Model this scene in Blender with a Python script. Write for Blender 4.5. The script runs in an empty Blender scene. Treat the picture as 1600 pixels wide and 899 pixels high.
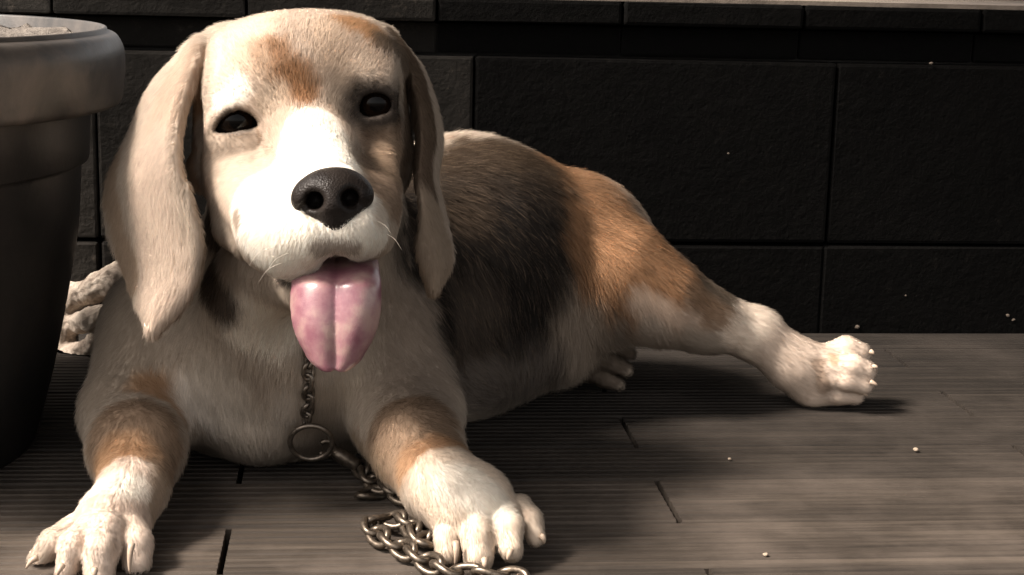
import bpy, bmesh, math, random
import numpy as np
from mathutils import Vector, Matrix
from mathutils.bvhtree import BVHTree

SC = bpy.context.scene
COL = SC.collection
R_ = math.radians
rng = np.random.default_rng(7)
random.seed(7)

# ------------------------------------------------------------------ camera, sky, sun, exposure
CAM_H = 0.35
FPX = 2500.0                    # focal length in photograph pixels (1600 wide)
PITCH, YAW, ROLL = R_(11.8), R_(5.9), R_(-1.43)
_f = np.array([math.sin(YAW) * math.cos(PITCH), math.cos(YAW) * math.cos(PITCH), -math.sin(PITCH)])
_r0 = np.array([math.cos(YAW), -math.sin(YAW), 0.0])
_u0 = np.cross(_r0, _f)
_u = _u0 * math.cos(ROLL) + _r0 * math.sin(ROLL)
_r = np.cross(_f, _u)
EYE = np.array([0.0, 0.0, CAM_H])
cam_data = bpy.data.cameras.new('camera')
cam_data.sensor_width = 36.0
cam_data.lens = 36.0 * FPX / 1600.0
cam_data.clip_start, cam_data.clip_end = 0.02, 500.0
cam = bpy.data.objects.new('camera', cam_data)
COL.objects.link(cam)
cam.matrix_world = Matrix(((_r[0], _u[0], -_f[0], EYE[0]), (_r[1], _u[1], -_f[1], EYE[1]), (_r[2], _u[2], -_f[2], EYE[2]), (0, 0, 0, 1)))
SC.camera = cam

SUN_AZ, SUN_EL = R_(77), R_(49)
SUN_DIR = Vector((-math.sin(SUN_AZ) * math.cos(SUN_EL), -math.cos(SUN_AZ) * math.cos(SUN_EL), math.sin(SUN_EL)))     # towards the sun: left of the dog, a little in front, high
world = bpy.data.worlds.new('World')
SC.world = world
world.use_nodes = True
nt = world.node_tree
bg = nt.nodes['Background']
sky = nt.nodes.new('ShaderNodeTexSky')
sky.sky_type = 'NISHITA'
sky.sun_disc = False
sky.sun_elevation = math.asin(SUN_DIR.z)
sky.sun_rotation = math.atan2(SUN_DIR.x, SUN_DIR.y)
sky.dust_density = 3.0
sky.air_density = 0.8
haze_sky = nt.nodes.new('ShaderNodeHueSaturation')      # a hazy, nearly colourless sky, warm white balance
haze_sky.inputs['Saturation'].default_value = 0.25
nt.links.new(sky.outputs[0], haze_sky.inputs['Color'])
warm = nt.nodes.new('ShaderNodeMix')
warm.data_type, warm.blend_type = 'RGBA', 'MULTIPLY'
warm.inputs[0].default_value = 1.0
warm.inputs[7].default_value = (1.0, 0.92, 0.84, 1)
nt.links.new(haze_sky.outputs[0], warm.inputs[6])
nt.links.new(warm.outputs[2], bg.inputs[0])
bg.inputs[1].default_value = 0.15
sun_data = bpy.data.lights.new('sun', 'SUN')
sun_data.energy = 4.6
sun_data.angle = R_(12.0)
sun_data.color = (1.0, 0.88, 0.78)
sun = bpy.data.objects.new('sun', sun_data)
COL.objects.link(sun)
sun.rotation_euler = SUN_DIR.to_track_quat('Z', 'Y').to_euler()
SC.view_settings.view_transform = 'Standard'
SC.view_settings.look = 'None'
SC.view_settings.exposure = 1.15
SC.view_settings.gamma = 1.0
SC.render.engine = 'CYCLES'
SC.cycles.max_bounces = 8
SC.cycles.transparent_max_bounces = 8


def P(x, y, d):
    """The world point at depth d (metres along the view axis) that the photograph shows at pixel (x, y)."""
    return EYE + d * (_f + (x - 800.0) / FPX * _r - (y - 449.5) / FPX * _u)


def ray(x, y):
    v = _f + (x - 800.0) / FPX * _r - (y - 449.5) / FPX * _u
    return v


def on_z(x, y, z=0.0):
    v = ray(x, y)
    return EYE + v * ((z - EYE[2]) / v[2])


def on_y(x, y, Y):
    v = ray(x, y)
    return EYE + v * (Y / v[1])


def to_px(p):
    q = np.asarray(p) - EYE
    d = q @ _f
    return np.stack([800 + FPX * (q @ _r) / d, 449.5 - FPX * (q @ _u) / d, d], -1)


# ------------------------------------------------------------------ helpers
def link(o, parent=None):
    COL.objects.link(o)
    if parent is not None:
        o.parent = parent
    return o


def tag(o, label=None, cat=None, group=None, kind=None):
    for k, v in (('label', label), ('category', cat), ('group', group), ('kind', kind)):
        if v:
            o[k] = v
    return o


def empty(name, loc, label=None, cat=None, group=None, kind=None):
    o = bpy.data.objects.new(name, None)
    o.location = loc
    o.empty_display_size = 0.02
    link(o)
    return tag(o, label, cat, group, kind)


def bm_obj(name, bm, mat, parent=None, smooth=True, loc=None):
    me = bpy.data.meshes.new(name)
    bmesh.ops.recalc_face_normals(bm, faces=bm.faces)
    bm.to_mesh(me)
    bm.free()
    return me_obj(name, me, mat, parent, smooth, loc)


def me_obj(name, me, mat, parent=None, smooth=True, loc=None):
    if mat is not None and not me.materials:
        me.materials.append(mat)
    me.polygons.foreach_set('use_smooth', np.full(len(me.polygons), smooth))
    o = bpy.data.objects.new(name, me)
    link(o, parent)
    if loc is not None:
        o.location = loc
    if parent is not None:          # meshes are built in world space: undo the parent's place
        m = Matrix.Identity(4)
        p = parent
        while p is not None:
            m = p.matrix_basis @ m
            p = p.parent
        o.matrix_parent_inverse = m.inverted()
    return o


def py_mesh(name, verts, faces):
    me = bpy.data.meshes.new(name)
    me.from_pydata([tuple(v) for v in verts], [], [tuple(int(i) for i in f) for f in faces])
    me.update()
    return me


def tube_bm(bm, pts, rad, n=8, closed=False):
    """A tube through pts (rad a number or a list) added to bm."""
    pts = [Vector(p) for p in pts]
    N = len(pts)
    rad = [rad] * N if not hasattr(rad, '__len__') else rad
    rings = []
    up = None
    for i, p in enumerate(pts):
        a = pts[(i - 1) % N] if (closed or i) else p
        b = pts[(i + 1) % N] if (closed or i < N - 1) else p
        t = (b - a).normalized()
        if up is None:
            up = t.orthogonal().normalized()
        up = (up - t * up.dot(t)).normalized()
        s = t.cross(up)
        rings.append([bm.verts.new(p + (up * math.cos(2 * math.pi * k / n) + s * math.sin(2 * math.pi * k / n)) * rad[i]) for k in range(n)])
    for i in range(N if closed else N - 1):
        A, B = rings[i], rings[(i + 1) % N]
        off = 0
        if closed and i == N - 1:
            off = min(range(n), key=lambda o: (A[0].co - B[o].co).length)
        for k in range(n):
            bm.faces.new((A[k], A[(k + 1) % n], B[(k + 1 + off) % n], B[(k + off) % n]))
    if not closed:
        bm.faces.new(rings[0][::-1])
        bm.faces.new(rings[-1])


# ------------------------------------------------------------------ materials
def mat(name):
    m = bpy.data.materials.new(name)
    m.use_nodes = True
    n = m.node_tree
    return m, n, n.nodes['Principled BSDF']


def noise(n, scale, detail=4.0, rough=0.55, vec=None, dist=0.0):
    t = n.nodes.new('ShaderNodeTexNoise')
    t.inputs['Scale'].default_value = scale
    t.inputs['Detail'].default_value = detail
    t.inputs['Roughness'].default_value = rough
    t.inputs['Distortion'].default_value = dist
    if vec is not None:
        n.links.new(vec, t.inputs['Vector'])
    return t


def ramp(n, src, stops):
    r = n.nodes.new('ShaderNodeValToRGB')
    el = r.color_ramp.elements
    while len(el) < len(stops):
        el.new(0.5)
    for e, (p, c) in zip(el, stops):
        e.position = p
        e.color = (*c, 1) if len(c) == 3 else c
    n.links.new(src, r.inputs[0])
    return r


def bump(n, src, strength, distance, normal=None):
    b = n.nodes.new('ShaderNodeBump')
    b.inputs['Strength'].default_value = strength
    b.inputs['Distance'].default_value = distance
    n.links.new(src, b.inputs['Height'])
    if normal is not None:
        n.links.new(normal, b.inputs['Normal'])
    return b


def coords(n, scale=(1, 1, 1), which='Object'):
    t = n.nodes.new('ShaderNodeTexCoord')
    mp = n.nodes.new('ShaderNodeMapping')
    mp.inputs['Scale'].default_value = scale
    n.links.new(t.outputs[which], mp.inputs[0])
    return mp.outputs[0]


def mix(n, fac, a, b, mode='MIX'):
    m = n.nodes.new('ShaderNodeMix')
    m.data_type = 'RGBA'
    m.blend_type = mode
    for key, v in (('Factor', fac), ('A', a), ('B', b)):
        s = [i for i in m.inputs if i.name == key and (i.type == 'RGBA' or key == 'Factor' and i.type == 'VALUE')][0]
        if hasattr(v, 'is_linked'):
            n.links.new(v, s)
        elif hasattr(v, '__len__'):
            s.default_value = (*v, 1)
        else:
            s.default_value = v
    return [o for o in m.outputs if o.type == 'RGBA'][0]


def objrand(n, attr='tone'):
    a = n.nodes.new('ShaderNodeAttribute')
    a.attribute_type = 'OBJECT'
    a.attribute_name = attr
    return a.outputs['Fac']


def math_n(n, op, a, b=None):
    m = n.nodes.new('ShaderNodeMath')
    m.operation = op
    for i, v in enumerate((a, b)):
        if v is None:
            continue
        if hasattr(v, 'is_linked'):
            n.links.new(v, m.inputs[i])
        else:
            m.inputs[i].default_value = v
    return m.outputs[0]

# ------------------------------------------------------------------ sculpting: signed distance fields meshed with surface nets
class Field:
    def __init__(self, lo, hi, h):
        self.h = h
        self.lo = np.array(lo, float)
        self.n = np.ceil((np.array(hi) - self.lo) / h).astype(int) + 1
        self.F = np.full(self.n, 0.06, np.float32)
        self.ax = [(self.lo[i] + np.arange(self.n[i]) * h).astype(np.float32) for i in range(3)]

    def box(self, lo, hi):
        a = np.clip(np.floor((np.asarray(lo) - self.lo) / self.h).astype(int), 0, self.n - 1)
        b = np.clip(np.ceil((np.asarray(hi) - self.lo) / self.h).astype(int) + 1, 1, self.n)
        sl = tuple(slice(a[i], max(b[i], a[i] + 1)) for i in range(3))
        g = [self.ax[i][sl[i]].reshape([-1 if j == i else 1 for j in range(3)]) for i in range(3)]
        return sl, g

    def put(self, sl, d, k, carve=False):
        a = self.F[sl]
        if carve:
            d = -d
            hh = np.clip(k - np.abs(a - d), 0, None) / k if k > 0 else 0
            self.F[sl] = np.maximum(a, d) + hh * hh * k * 0.25
        else:
            hh = np.clip(k - np.abs(a - d), 0, None) / k if k > 0 else 0
            self.F[sl] = np.minimum(a, d) - hh * hh * k * 0.25

    def cone(self, p, q, r1, r2, k=0.01, carve=False):
        p, q = np.asarray(p, float), np.asarray(q, float)
        m = max(r1, r2) + k + 3 * self.h
        sl, g = self.box(np.minimum(p, q) - m, np.maximum(p, q) + m)
        ab = q - p
        L2 = max(float(ab @ ab), 1e-12)
        t = ((g[0] - p[0]) * ab[0] + (g[1] - p[1]) * ab[1] + (g[2] - p[2]) * ab[2]) / L2
        t = np.clip(t, 0, 1).astype(np.float32)
        d = np.sqrt((g[0] - p[0] - t * ab[0]) ** 2 + (g[1] - p[1] - t * ab[1]) ** 2 + (g[2] - p[2] - t * ab[2]) ** 2) - (r1 + (r2 - r1) * t)
        self.put(sl, d, k, carve)

    def chain(self, pts, k=0.01):
        for (p, r), (q, s) in zip(pts[:-1], pts[1:]):
            self.cone(p, q, r, s, k)

    def ell(self, c, axes, rad, k=0.01, carve=False):
        c, A, rad = np.asarray(c, float), np.asarray(axes, float), np.asarray(rad, float)
        m = rad.max() + k + 3 * self.h
        sl, g = self.box(c - m, c + m)
        e = [(g[0] - c[0]) * A[i][0] + (g[1] - c[1]) * A[i][1] + (g[2] - c[2]) * A[i][2] for i in range(3)]
        k0 = np.sqrt(sum((e[i] / rad[i]) ** 2 for i in range(3)))
        k1 = np.sqrt(sum((e[i] / rad[i] ** 2) ** 2 for i in range(3)))
        d = k0 * (k0 - 1) / np.maximum(k1, 1e-6)
        self.put(sl, d.astype(np.float32), k, carve)

    def balls(self, pts, rads, k=0.004, carve=False):
        for p, r in zip(pts, rads):
            m = r + k + 2 * self.h
            sl, g = self.box(p - m, p + m)
            d = np.sqrt((g[0] - p[0]) ** 2 + (g[1] - p[1]) ** 2 + (g[2] - p[2]) ** 2) - r
            self.put(sl, d.astype(np.float32), k, carve)

    def sheet(self, pts, rads, k=0.004):
        """Union of many balls (a thin flap) first, blended into the rest once."""
        pts = np.asarray(pts)
        m = rads.max() + k + 3 * self.h
        sl, g = self.box(pts.min(0) - m, pts.max(0) + m)
        lo = np.array([self.ax[i][sl[i]][0] for i in range(3)])
        T = Field.__new__(Field)
        T.h, T.lo = self.h, lo
        T.F = np.full(self.F[sl].shape, 0.06, np.float32)
        T.n = np.array(T.F.shape)
        T.ax = [self.ax[i][sl[i]] for i in range(3)]
        T.balls(pts, rads, k=0.0)
        self.put(sl, T.F, k)

    def mesh(self, name, smooth=2):
        F = self.F
        ins = F < 0
        n = np.array(F.shape)
        c = np.zeros(n - 1, np.int8)
        for dx in (0, 1):
            for dy in (0, 1):
                for dz in (0, 1):
                    c += ins[dx:n[0] - 1 + dx, dy:n[1] - 1 + dy, dz:n[2] - 1 + dz]
        act = (c > 0) & (c < 8)
        I = np.argwhere(act)
        idx = np.full(n - 1, -1, np.int64)
        idx[act] = np.arange(len(I))
        acc = np.zeros((len(I), 3))
        cnt = np.zeros(len(I))
        for ax in range(3):
            o1, o2 = [a for a in range(3) if a != ax]
            for s in (0, 1):
                for t in (0, 1):
                    a = I.copy()
                    a[:, o1] += s
                    a[:, o2] += t
                    b = a.copy()
                    b[:, ax] += 1
                    fa, fb = F[tuple(a.T)], F[tuple(b.T)]
                    hit = (fa < 0) != (fb < 0)
                    w = np.where(hit, fa / np.where(hit, fa - fb, 1), 0)
                    p = a.astype(float)
                    p[:, ax] += w
                    acc[hit] += p[hit]
                    cnt[hit] += 1
        V = acc / cnt[:, None]
        faces = []
        for ax in range(3):
            o1, o2 = (ax + 1) % 3, (ax + 2) % 3
            sa = [slice(1, n[i] - 1) for i in range(3)]
            sa[ax] = slice(0, n[ax] - 1)
            sb = list(sa)
            sb[ax] = slice(1, n[ax])
            A, B = ins[tuple(sa)], ins[tuple(sb)]
            E = np.argwhere(A != B)
            flip = A[tuple(E.T)]
            E = E + np.array([s.start for s in sa])
            q = []
            for (s, t) in ((-1, -1), (0, -1), (0, 0), (-1, 0)):
                e = E.copy()
                e[:, o1] += s
                e[:, o2] += t
                q.append(idx[tuple(e.T)])
            q = np.stack(q, 1)
            q[~flip] = q[~flip][:, ::-1]
            faces.append(q)
        Q = np.concatenate(faces)
        for _ in range(smooth):
            S = np.zeros_like(V)
            m = np.zeros(len(V))
            for a in range(4):
                i, j = Q[:, a], Q[:, (a + 1) % 4]
                np.add.at(S, i, V[j])
                np.add.at(m, i, 1)
                np.add.at(S, j, V[i])
                np.add.at(m, j, 1)
            V = 0.5 * V + 0.5 * S / np.maximum(m, 1)[:, None]
        V = V * self.h + self.lo
        me = bpy.data.meshes.new(name)
        me.vertices.add(len(V))
        me.vertices.foreach_set('co', V.ravel())
        me.loops.add(len(Q) * 4)
        me.polygons.add(len(Q))
        me.polygons.foreach_set('loop_start', np.arange(0, len(Q) * 4, 4))
        me.loops.foreach_set('vertex_index', Q.ravel())
        me.update(calc_edges=True)
        return me, V, Q


def px(r, d):
    return r * d / FPX


def B(x, y, d, r):
    return (P(x, y, d), px(r, d))


def axes(roll=0.0, yaw=0.0, pitch=0.0):
    """Right, up and forward (towards the camera) of something that faces the camera, turned."""
    m = Matrix.Rotation(R_(roll), 3, 'Z') @ Matrix.Rotation(R_(yaw), 3, 'Y') @ Matrix.Rotation(R_(pitch), 3, 'X')
    M = np.stack([_r, _u, -_f], 1) @ np.array(m)
    return M.T


# ------------------------------------------------------------------ the dog
HA = axes(6.0, 8.0, 10.0)              # head: tilted, turned a little to the right, nose down
NONE = axes()


def ear_sheet(front, back, bulge, rad0, rad1, nt=70, nv=34):
    """Balls over the flap between a front and a back edge, both from root to tip."""
    def samp(c, t):
        c = np.array(c, float)
        s = np.linspace(0, 1, len(c))
        # smooth (Catmull-Rom) through the points
        out = []
        for v in np.atleast_1d(t):
            i = min(int(v * (len(c) - 1)), len(c) - 2)
            u = v * (len(c) - 1) - i
            p0, p1, p2, p3 = c[max(i - 1, 0)], c[i], c[i + 1], c[min(i + 2, len(c) - 1)]
            out.append(0.5 * (2 * p1 + (p2 - p0) * u + (2 * p0 - 5 * p1 + 4 * p2 - p3) * u * u + (3 * p1 - p0 - 3 * p2 + p3) * u ** 3))
        return np.array(out)
    T = np.linspace(0, 1, nt)
    a, b = samp(front, T), samp(back, T)
    pts, rr = [], []
    for i in range(nt):
        for v in np.linspace(0, 1, nv):
            q = a[i] * (1 - v) + b[i] * v
            w = math.sin(math.pi * v)
            bl = bulge(T[i], v) if callable(bulge) else bulge * w
            q = q.copy()
            q[2] -= bl
            pts.append(P(*q))
            rr.append(px((rad0 + (rad1 - rad0) * T[i]) * (0.7 + 0.3 * w), q[2]))
    return np.array(pts), np.array(rr)


def build_body_field(h=0.0023):
    lo = np.array([-0.36, 0.80, -0.012])
    hi = np.array([0.47, 1.46, 0.345])
    F = Field(lo, hi, h)
    # trunk
    F.ell(P(432, 530, 1.15), NONE, (px(240, 1.15), px(190, 1.15), 0.100), 0.02)
    F.chain([B(440, 520, 1.16, 190), B(590, 455, 1.215, 190), B(730, 408, 1.255, 184), B(850, 416, 1.285, 152), B(905, 405, 1.285, 112)], 0.022)
    F.chain([B(560, 580, 1.18, 110), B(715, 534, 1.225, 88), B(848, 503, 1.258, 72)], 0.04)
    # breastbone, throat and neck
    F.chain([B(420, 560, 1.08, 120), B(400, 645, 1.08, 62)], 0.03)
    F.chain([B(480, 480, 1.145, 165), B(480, 340, 1.095, 130), B(474, 215, 1.04, 125)], 0.03)
    F.chain([B(395, 460, 1.03, 70), B(430, 400, 1.0, 70)], 0.03)
    # shoulders and fore legs
    F.chain([B(255, 520, 1.12, 88), B(215, 640, 1.075, 80)], 0.03)
    F.chain([B(612, 530, 1.12, 82), B(640, 640, 1.085, 78)], 0.03)
    F.chain([B(211, 652, 1.07, 75), B(212, 705, 1.01, 64), B(209, 762, 0.965, 45), B(188, 803, 0.945, 48)], 0.012)
    F.chain([B(632, 652, 1.075, 78), B(653, 700, 1.02, 62), B(690, 758, 0.965, 54), B(730, 795, 0.95, 60)], 0.012)
    # left fore paw
    F.chain([B(170, 820, 0.938, 50), B(152, 848, 0.943, 48)], 0.012)
    toes = []
    for (a, b, c, r) in (((122, 822, .935), (84, 850, .922), (62, 878, .918), 23),
                         ((142, 826, .92), (116, 855, .905), (104, 892, .902), 25),
                         ((166, 826, .915), (159, 858, .900), (156, 895, .897), 30),
                         ((200, 820, .93), (212, 850, .915), (214, 880, .910), 26)):
        F.chain([B(*a, r * .9), B(*b, r * .96), B(*c, r * .84)], 0.0028)
        toes.append((a, b, c, r))
    # right fore paw
    F.chain([B(745, 790, 0.957, 58), B(765, 822, 0.958, 50)], 0.012)
    for (a, b, c, r) in (((712, 806, .955), (702, 838, .936), (700, 864, .932), 23),
                         ((742, 800, .95), (748, 836, .927), (749, 868, .922), 29),
                         ((785, 795, .95), (795, 822, .93), (799, 855, .924), 25),
                         ((812, 788, .955), (829, 812, .945), (836, 838, .94), 18)):
        F.chain([B(*a, r * .9), B(*b, r * .96), B(*c, r * .86)], 0.0028)
        toes.append((a, b, c, r))
    # clefts between the toes of both fore paws
    for (a, b) in (((728, 806, .926), (721, 880, .914)), ((768, 806, .926), (776, 882, .908)), ((808, 800, .934), (819, 860, .922)), ((104, 840, .912), (82, 890, .900)), ((136, 832, .902), (127, 905, .884)), ((182, 828, .902), (187, 905, .884))):
        F.cone(P(*a), P(*b), px(3.5, .91), px(5, .91), 0.005, True)
        F.cone(P(a[0], a[1] + 8, a[2] + .010), P(b[0], b[1], b[2] + .012), px(3, .91), px(4.5, .91), 0.005, True)
    # hind leg stretched out to the right
    F.chain([B(905, 412, 1.27, 112), B(970, 440, 1.245, 80), B(1035, 470, 1.243, 58), B(1100, 499, 1.255, 41), B(1180, 524, 1.272, 33)], 0.02)
    F.chain([B(1150, 505, 1.268, 24), B(1194, 508, 1.277, 15)], 0.015)
    F.chain([B(1180, 524, 1.272, 33), B(1232, 562, 1.277, 34), B(1278, 580, 1.28, 42)], 0.015)
    F.chain([B(1245, 580, 1.278, 30), B(1266, 604, 1.28, 26)], 0.012)
    for (a, b, c, r) in (((1290, 560, 1.283), (1322, 548, 1.28), (1342, 553, 1.28), 22),
                         ((1295, 575, 1.268), (1332, 573, 1.262), (1352, 580, 1.262), 20),
                         ((1290, 590, 1.268), (1325, 594, 1.262), (1350, 602, 1.262), 17),
                         ((1280, 606, 1.275), (1310, 615, 1.272), (1336, 619, 1.272), 16)):
        F.chain([B(*a, r), B(*b, r * .95), B(*c, r * .85)], 0.0035)
        toes.append((a, b, c, r))
    F.chain([B(1258, 602, 1.28, 24), B(1272, 613, 1.28, 19), B(1300, 622, 1.282, 12)], 0.008)
    # the other hind paw, tucked under the flank
    F.chain([B(875, 545, 1.275, 42), B(925, 567, 1.292, 28)], 0.02)
    for (a, b, c, r) in (((930, 537, 1.29), (960, 541, 1.29), (982, 551, 1.29), 13),
                         ((925, 562, 1.282), (955, 567, 1.277), (976, 577, 1.277), 14),
                         ((920, 582, 1.287), (945, 592, 1.282), (964, 600, 1.282), 12)):
        F.chain([B(*a, r), B(*b, r * .95), B(*c, r * .85)], 0.0035)
        toes.append((a, b, c, r))

    # head
    F.ell(P(470, 134, 1.015), HA, (0.0630, 0.0455, 0.060), 0.02)
    F.ell(P(392, 112, 1.012), HA, (0.030, 0.024, 0.045), 0.02)
    F.ell(P(556, 98, 1.012), HA, (0.026, 0.022, 0.045), 0.02)
    F.ell(P(472, 150, 0.985), HA, (0.056, 0.042, 0.032), 0.02)
    F.ell(P(385, 148, 0.970), HA, (0.023, 0.010, 0.016), 0.014)
    F.ell(P(578, 122, 0.974), HA, (0.018, 0.010, 0.016), 0.014)
    F.ell(P(358, 240, 0.998), HA, (0.021, 0.036, 0.032), 0.015)
    F.ell(P(602, 222, 1.003), HA, (0.0165, 0.036, 0.032), 0.015)
    F.ell(P(370, 187, 0.976), HA, (0.021, 0.017, 0.016), 0.012)
    F.ell(P(588, 161, 0.981), HA, (0.017, 0.016, 0.016), 0.012)
    # muzzle
    F.chain([B(478, 200, 0.972, 60), B(500, 250, 0.934, 54), B(517, 297, 0.900, 54)], 0.014)
    F.chain([B(395, 295, 0.972, 58), B(440, 350, 0.918, 58), B(478, 352, 0.893, 56)], 0.016)
    F.chain([B(590, 275, 0.975, 42), B(574, 330, 0.918, 40), B(555, 345, 0.891, 44)], 0.016)
    F.chain([B(436, 372, 0.910, 52), B(458, 380, 0.898, 48), B(495, 366, 0.880, 42)], 0.010)
    F.chain([B(576, 364, 0.905, 38), B(548, 358, 0.882, 40)], 0.010)
    F.chain([B(366, 320, 0.975, 32), B(367, 350, 0.972, 27), B(388, 376, .955, 24)], 0.008)
    F.cone(P(313, 258, 1.0), P(316, 280, 1.0), px(16, 1.0), px(15, 1.0), 0.006)
    # lower jaw
    F.chain([B(470, 400, 0.995, 75), B(500, 432, 0.950, 50), B(515, 440, 0.928, 40)], 0.012)
    # mouth slit between the lips and the jaw, the groove under the nose
    F.cone(P(440, 440, 0.90), P(450, 425, 0.96), px(5, .9), px(6, .95), 0.004, True)
    F.cone(P(525, 352, 0.838), P(526, 402, 0.842), px(3, .86), px(6, .86), 0.006, True)
    F.cone(P(526, 420, 0.85), P(524, 420, 0.92), px(20, .87), px(24, .92), 0.006, True)
    # hollow under the nose leather, dark clefts between cheeks and ears
    F.ell(P(520, 308, 0.868), HA, (0.0195, 0.0135, 0.0220), 0.003, True)
    F.cone(P(637, 150, .975), P(634, 290, .965), px(9, .97), px(12, .97), 0.006, True)
    # eyes: lids stretched over the eyeball, then the almond opening is cut
    for (x, y, d, rr), lid in zip(EYES, LIDS):
        # a soft fold over the upper lid and a little bag under the lower one
        top = [q for q in lid if q[1] < y - 2]
        top.sort()
        for a, c in zip(top[:-1], top[1:]):
            F.cone(P(a[0], a[1] - 11, d - .0105), P(c[0], c[1] - 11, d - .0105), px(9, d), px(9, d), 0.009)
        F.cone(P(x - 20, y + 34, d - .006), P(x + 16, y + 34, d - .007), px(9, d), px(8, d), 0.010)
        F.balls([P(x, y, d)], [px(rr + 3.5, d)], 0.010)
        F.balls([P(x, y, d)], [px(rr - .5, d)], 0.001, True)
        poly = np.array(lid, float)
        c0 = poly.mean(0)
        n = len(poly)
        for k in range(n):
            a, c = poly[k], poly[(k + 1) % n]
            for u in (0, .5):
                q = a + (c - a) * u
                for f in (0.0, .4, .75, 1.0):
                    q2 = c0 + (q - c0) * f
                    v = q2 - c0
                    ln = np.hypot(*v)
                    if ln > 1e-6:
                        q2 = c0 + v * max(ln * .95 - 5, 0) / ln
                    F.cone(P(q2[0], q2[1], d - .024), P(q2[0], q2[1], d - .004), px(5, d), px(5, d), 0.0012, True)
    # ears
    fr = [(330, 72, 1.0), (311, 110, .985), (294, 170, .968), (283, 245, .955), (294, 315, .947), (309, 375, .942), (305, 430, .945), (278, 482, .952), (242, 513, .958)]
    bk = [(296, 88, 1.04), (246, 140, 1.04), (212, 210, 1.045), (176, 290, 1.042), (178, 360, 1.03), (206, 430, 1.005), (225, 480, .975), (240, 514, .960)]
    pts, rr = ear_sheet(fr, bk, lambda t, v: 0.014 * math.sin(math.pi * v) * (1 - .5 * t) + 0.010 * math.exp(-((v - .12) / .12) ** 2) * math.sin(math.pi * min(1, t * 1.6)), 16, 9)
    F.sheet(pts, rr, 0.005)
    fr = [(588, 58, 1.0), (628, 102, .995), (640, 150, .99), (644, 210, .985), (645, 275, .985), (654, 340, .985), (658, 400, .985), (674, 448, .99)]
    bk = [(606, 62, 1.06), (646, 108, 1.06), (668, 155, 1.055), (682, 215, 1.05), (676, 280, 1.035), (690, 345, 1.02), (700, 405, 1.0), (679, 450, .992)]
    pts, rr = ear_sheet(fr, bk, lambda t, v: 0.006 * math.sin(math.pi * v), 14, 8)
    F.sheet(pts, rr, 0.006)
    F.chain([B(318, 84, 1.0, 15), B(345, 66, 1.01, 20)], 0.012)
    # shadowed clefts between the ears and the cheeks
    for (x, y, d, r) in ((321, 108, .980, 3), (311, 150, .972, 5), (303, 190, .965, 8), (299, 222, .962, 7), (303, 250, .962, 5)):
        F.ell(P(x, y, d), NONE, (px(r, d), px(36, d), 0.022), 0.007, True)
    for (x, y, d, r) in ((634, 120, .985, 6), (640, 160, .98, 8), (641, 200, .98, 9), (638, 240, .98, 10), (633, 280, .98, 12), (628, 320, .98, 14), (640, 330, .985, 12)):
        F.ell(P(x, y, d), NONE, (px(r, d), px(36, d), 0.022), 0.007, True)
    # rest on the deck
    z = F.ax[2].reshape(1, 1, -1)
    F.F = np.maximum(F.F, 0.002 - z)
    return F, toes


EYES = [(370, 188, 0.9705, 37), (588, 161, 0.9765, 35)]
LIDS = [[(334, 206), (344, 190), (356, 178), (374, 171), (390, 176), (399, 185), (407, 195), (388, 202), (370, 206), (350, 207)],
        [(561, 178), (560, 163), (567, 150), (584, 144), (601, 147), (611, 155), (613, 167), (606, 177), (588, 182), (572, 183)]]


def build_nose():
    c = P(520, 308, 0.877)
    F = Field(c - 0.034, c + 0.034, 0.0007)
    d = 0.874
    F.ell(P(520, 303, d + .004), HA, (px(58, d), px(38, d), 0.014), 0.004)
    F.ell(P(519, 292, d + .002), HA, (px(46, d), px(26, d), 0.014), 0.006)
    F.chain([B(478, 312, d + .001, 22), B(497, 332, d - .001, 14)], 0.006)
    F.chain([B(562, 307, d + .002, 21), B(545, 330, d - .001, 14)], 0.006)
    F.chain([B(521, 320, d - .006, 24), B(524, 346, d - .002, 17), B(525, 368, d + .002, 8)], 0.007)
    for pts in (((490, 315), (472, 326)), ((549, 311), (566, 322))):
        (a, b), (e, g) = pts
        F.cone(P(a, b, d - .022), P(a + (3 if a < 520 else -3), b - 2, d + .004), px(17, d), px(12, d), 0.003, True)
        F.cone(P(a, b + 3, d - .016), P(e, g, d - .004), px(8, d), px(5, d), 0.003, True)
    F.cone(P(523, 320, d - .022), P(525, 372, d - .010), px(2.2, d), px(2.5, d), 0.003, True)
    return F.mesh('nose', 2)[0]


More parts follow.
